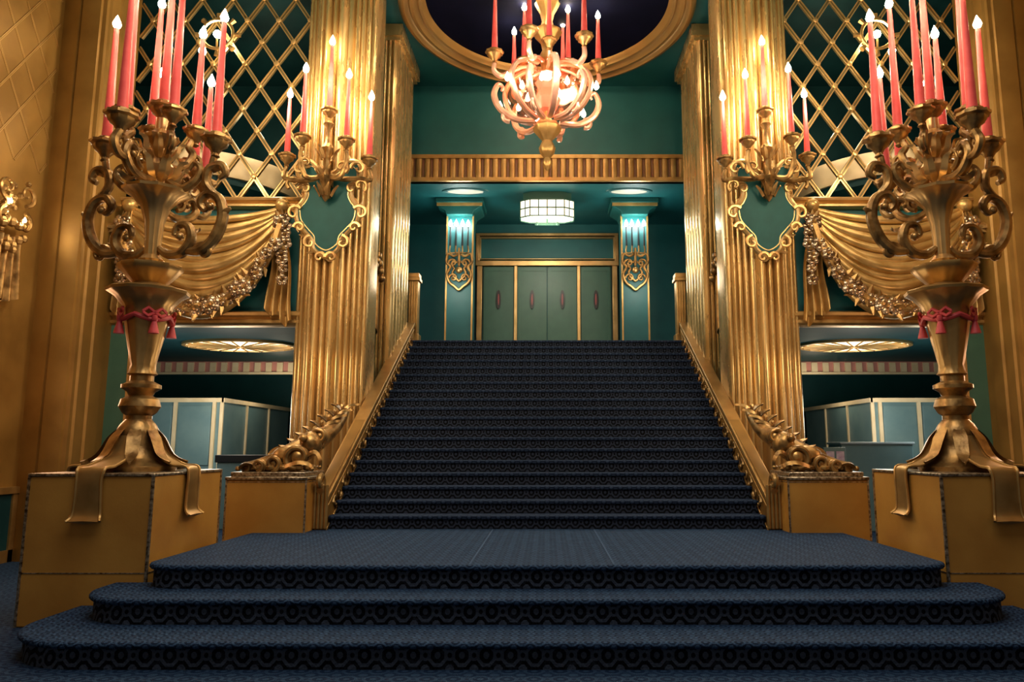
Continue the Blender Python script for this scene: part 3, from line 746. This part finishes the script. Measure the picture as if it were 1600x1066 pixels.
b.tube([(q[0],0,q[1]+8.28-zb) for q in cat([(.7,.42),(.88,.30),(1.02,.38),(1.02,.54)],5)],[.05,.055,.04],8)
b.tube([(q[0],0,q[1]+8.28-zb) for q in spir(.76,-.48,.12,.02,-pi*.6,pi*1.5,18)],[.045,.02],7)
b.tube([(.24,0,.58+8.28-zb),(.5,0,.52+8.28-zb),(.74,0,.38+8.28-zb)],.035,7)
CARM=mesh('arm',b,ROSEG)
for k in range(6):
    a=2*pi*k/6+.2
    inst('rib',RIB,root,(0,0,0),a+pi/6); inst('arm',CARM,root,(0,0,0),a)
    candle_at(root,(1.02*math.cos(a),1.02*math.sin(a),8.96-zb),1.2 if k%2 else .9,.058,CUP,BMS)
    a2=a+pi/6
    inst('globe_bulb',BMP,root,(.55*math.cos(a2+.2),.55*math.sin(a2+.2),-.28+8.28-zb))
    inst('globe_bulb',BMP,root,(.5*math.cos(a2-.4),.5*math.sin(a2-.4),.05+8.28-zb))
    inst('globe_bulb',BMP,root,(.97*math.cos(a2),.97*math.sin(a2),8.14-zb+.1*(k%2)))
for k in range(3):
    a=2*pi*k/3+.6; candle_at(root,(.5*math.cos(a),.5*math.sin(a),9.05-zb),1.0,.055,CUPS,BMS)
    b=B(); b.tube(cat([(.1*math.cos(a),.1*math.sin(a),8.8-zb),(.35*math.cos(a),.35*math.sin(a),8.75-zb),(.5*math.cos(a),.5*math.sin(a),8.92-zb)],5),.035,7); mk('candle_bracket',b,ROSEG,parent=root)
b=B(); b.lathe([(0,-.36),(.16,-.3),(.24,-.1),(.15,.1),(.22,.25),(.12,.4),(.06,.45)],20,(0,0,8.28-zb),lob=.08,nl=6); mk('inner_shade',b,mat('rose_shade',(.7,.16,.10),em=(1,.25,.15),es=.4,rough=.4),parent=root)

# ------------------------------------------------------------------ landing lamps
root=empty('ceiling_lamp',(0,17.6,7.2),'elongated octagonal cream glass ceiling lamp with metal ribs','ceiling lamp')
o=[(.42,.3),(.66,.14),(.66,-.14),(.42,-.3),(-.42,-.3),(-.66,-.14),(-.66,.14),(-.42,.3)][::-1]
b=B(); b.prism(o,.02,.42); mk('lamp_shade',b,LAMP,parent=root,smooth=0)
b=B()
for i in range(8):
    p=o[i];q=o[(i+1)%8]
    n=4 if abs(p[0]-q[0])>.5 else 2
    for k in range(n):
        t=k/n; x=p[0]+(q[0]-p[0])*t; y=p[1]+(q[1]-p[1])*t; b.tube([(x,y,0),(x,y,.44)],.014,6)
    for z in (.01,.22,.43): b.tube([(p[0],p[1],z),(q[0],q[1],z)],.018,6)
b.prism([(x*.9,y*.9) for x,y in o],.43,.63)
b.tube([(0,0,-.12),(0,0,.02)],.03,6); b.ball((-.25,0,-.1),.05,0,8); b.ball((.25,0,-.1),.05,0,8); b.box(-.3,.3,-.02,.02,-.14,-.10)
mk('lamp_frame',b,GRTEAL,parent=root)
for s in (1,-1):
    r=empty('cove_light',(2.0*s,17.3,ZLC),'round recessed ceiling light with dim glow','ceiling light')
    b=B(); b.lathe([(.58,0),(.56,-.02),(.46,-.03),(.44,-.02)],40,sy=.4); b.f=b.f[:-2]; b.m=b.m[:-2]; mk('rim',b,TEAL,parent=r)
    mk('lamp_glass',B().lathe([(.44,-.015),(.3,-.02),(0,-.022)][::-1],32,sy=.4),LAMPC,parent=r)
    r=empty('oval_ceiling_light',(6.9*s,16.4,3.91),'large oval glowing ceiling light with radiating gold ribs','ceiling light')
    b=B(); b.lathe([(1.25,0),(1.25,-.05),(1.17,-.06),(1.15,-.02)],48,sy=.75); b.f=b.f[:-2]; b.m=b.m[:-2]
    for k in range(22):
        a=2*pi*k/22; b.tube([(.12*math.cos(a),.09*math.sin(a),-.06),(1.15*math.cos(a),.86*math.sin(a),-.05)],.018,5)
    mk('rim',b,GOLDB,parent=r); mk('lamp_glass',B().lathe([(0,-.05),(.6,-.045),(1.16,-.03)],40,sy=.75),LAMPO,parent=r)

# ------------------------------------------------------------------ booths in lower lobby
for s in (1,-1):
    r=empty('booth',(8.9*s,19.7,FL),'grey-teal panelled lobby booth with gold corner posts','booth')
    mk('body',B().box(-1.2,1.8,-2.2,2.3,0,2.82),BOOTH,parent=r,sx=s)
    b=B()
    for x in (-1.2,-1.02,-.1,.8,1.75): b.box(x-.04,x+.04,-2.25,-2.2,0,2.85)
    b.box(-1.25,1.85,-2.27,-2.2,2.78,2.88); b.box(-1.27,-1.2,-2.27,2.3,2.78,2.88)
    for y in (-.8,.7): b.box(-1.24,-1.2,y-.03,y+.03,0,2.8)
    mk('corner_post',b,CREAM,parent=r,sx=s)
    b=B()
    for x in (-.95,-.02,.88): b.box(x,x+.78,-2.23,-2.2,1.3,2.7)
    mk('panel',b,BOOTH,parent=r,sx=s,bevel=.01)
r=empty('kiosk',(6.9,15.9,FL),'pale grey kiosk counter with flat top','kiosk')
mk('body',B().box(-.75,.75,-.35,.35,0,1.78),BOOTH,parent=r,bevel=.02)
mk('countertop',B().box(-.78,.78,-.38,.38,1.78,1.83),mat('pale_top',(.35,.42,.45),rough=.35),parent=r,bevel=.01)
r=empty('leaflet_rack',(5.75,14.9,FL),'small upright rack holding colourful leaflets','leaflet rack')
b=B(); b.box(-.22,.22,-.02,.05,0,1.72); b.box(-.25,.25,-.12,.15,0,.05); mk('rack',b,BOOTH,parent=r,bevel=.01)
for (x,z) in ((-.1,1.4),(.1,1.4),(-.1,1.08),(.1,1.08)):
    b=B(); b.box(-.08,.08,-.01,0,0,.24); mk('leaflet',b,PAPER,parent=r,loc=(x,-.03,z))
r=empty('counter',(-6.3,16.2,FL),'dark-topped low service counter','counter')
mk('body',B().box(-.75,.85,-.3,.3,0,1.4),BOOTH,parent=r,bevel=.02)
mk('countertop',B().box(-.78,.88,-.33,.33,1.4,1.56),DARK,parent=r,bevel=.01)

# ------------------------------------------------------------------ side wall sconce
r=empty('wall_sconce',(-8.15,10.68,4.9),'gilt drapery wall sconce with small glowing bulbs','sconce')
b=B(); b.grid(lambda u,v:(.04+.05*math.sin(u*pi*7)+.06,(u-.5)*(.4+.2*v),-1.0*v-.15+.2*abs(u-.5)*v),30,10)
rr=random.Random(9)
mk('drape',b,GOLDD,parent=r,smooth=80)
b=B()
for k in range(30): b.ball((.1+rr.uniform(0,.05),rr.uniform(-.26,.26),rr.uniform(-.4,.75)),rr.uniform(.04,.08),0,7)
for sg in (1,-1):
    b.tube([(.16,sg*q[0],q[1]) for q in spir(.2,.55,.18,.02,-pi*.5,pi*1.8,20)],[.035,.018],7)
    b.tube([(.16,sg*q[0],q[1]) for q in spir(.2,.1,.16,.02,pi*.5,-pi*1.8,20)],[.035,.018],7)
mk('ornament',b,GOLDD,parent=r)
for (y,z) in ((-.18,.3),(.14,.1)): inst('light_bulb',BM,r,(.2,y,z),sc=.5)

# ------------------------------------------------------------------ lights
def pt(loc,e,c=(1,.80,.55),r=.15,name='lamp_and_fill_light'):  # serves both the modelled fittings and added fills without a fixture
    l=bpy.data.lights.new(name,'POINT'); l.energy=e; l.color=c; l.shadow_soft_size=r
    o=bpy.data.objects.new(name,l); COL.objects.link(o); o.location=loc
def area(loc,rot,e,sx,sy,c,name='area_light'):
    l=bpy.data.lights.new(name,'AREA'); l.energy=e; l.color=c; l.shape='RECTANGLE'; l.size=sx; l.size_y=sy
    o=bpy.data.objects.new(name,l); COL.objects.link(o); o.location=loc; o.rotation_euler=rot
for s in (1,-1):
    pt((PX*s,PY-.1,7.5),60,r=.35); pt(((PX-1.4)*s,PY-1.0,6.0),75,r=.3); pt(((PX+1.3)*s,PY+1.2,6.3),65,r=.25)
    pt((3.7*s,11.45,7.9),75,r=.2); pt((3.0*s,11.7,7.4),42,r=.1); pt((4.5*s,11.8,7.4),50,r=.1)
    pt((2.2*s,17.6,7.1),16,(.85,1,.95),.06)
    pt((2.3*s,17.2,ZLC-2.2),35,(1,.95,.8),.3)
    pt((6.9*s,16.0,2.3),100,(1,.9,.75),.5); pt((8.2*s,15.2,2.4),55,(.9,1,.95),.4); pt((6.9*s,18.9,3.1),24,(1,.85,.6),.2)  # the last point is an added fill to brighten the striped fascia
    pt((6.1*s,15.2,8.6),25,(1,.75,.45),.3); pt((5.4*s,13.3,7.6),34,(1,.85,.6),.15)  # second point has no fixture, added to light the balcony band
    pt((6.6*s,9.8,2.6),50,(1,.60,.36),.3)  # warm fill added low beside the wall, not a fitting
    pt((5.6*s,11.5,6.6),42,(1,.82,.55),.12)  # added grazing light from above to shade the swag folds, no fixture
    pt((3.75*s,11.2,3.0),36,r=.3); pt((3.1*s,9.3,2.4),14,(1,.8,.55),.2)
pt((-7.7,10.5,5.2),4,r=.08)
pt((0,YC,8.3),30,(1,.65,.45),.3); pt((0,YC-1.6,8.3),110,(1,.88,.76),.4)
pt((0,17.4,6.7),120,(1,.93,.75),.4)
area((0,3.5,9.8),(0,0,0),340,8,4,(1,.94,.86))  # unseen overhead panel added as general fill
w=bpy.data.worlds.new('World'); bpy.context.scene.world=w; w.use_nodes=True
w.node_tree.nodes['Background'].inputs[0].default_value=(1,.87,.7,1); w.node_tree.nodes['Background'].inputs[1].default_value=.14
# ------------------------------------------------------------------ groups for repeated things
names={}
for o in bpy.data.objects:
    if o.parent is None and o.get('category'): names.setdefault(o.name.split('.')[0],[]).append(o)
for k,l in names.items():
    if len(l)>1:
        for o in l: o['group']='matching pair of '+k.replace('_',' ')
# ------------------------------------------------------------------ camera
cam=bpy.data.cameras.new('camera'); cam.lens=1150/1600*36; cam.sensor_width=36; cam.shift_x=-55/1600
co=bpy.data.objects.new('camera',cam); COL.objects.link(co); co.location=(0,0,H); co.rotation_euler=(math.radians(90+8.26),0,0)
bpy.context.scene.camera=co
try:
    bpy.context.scene.view_settings.view_transform='Standard'
except Exception: pass
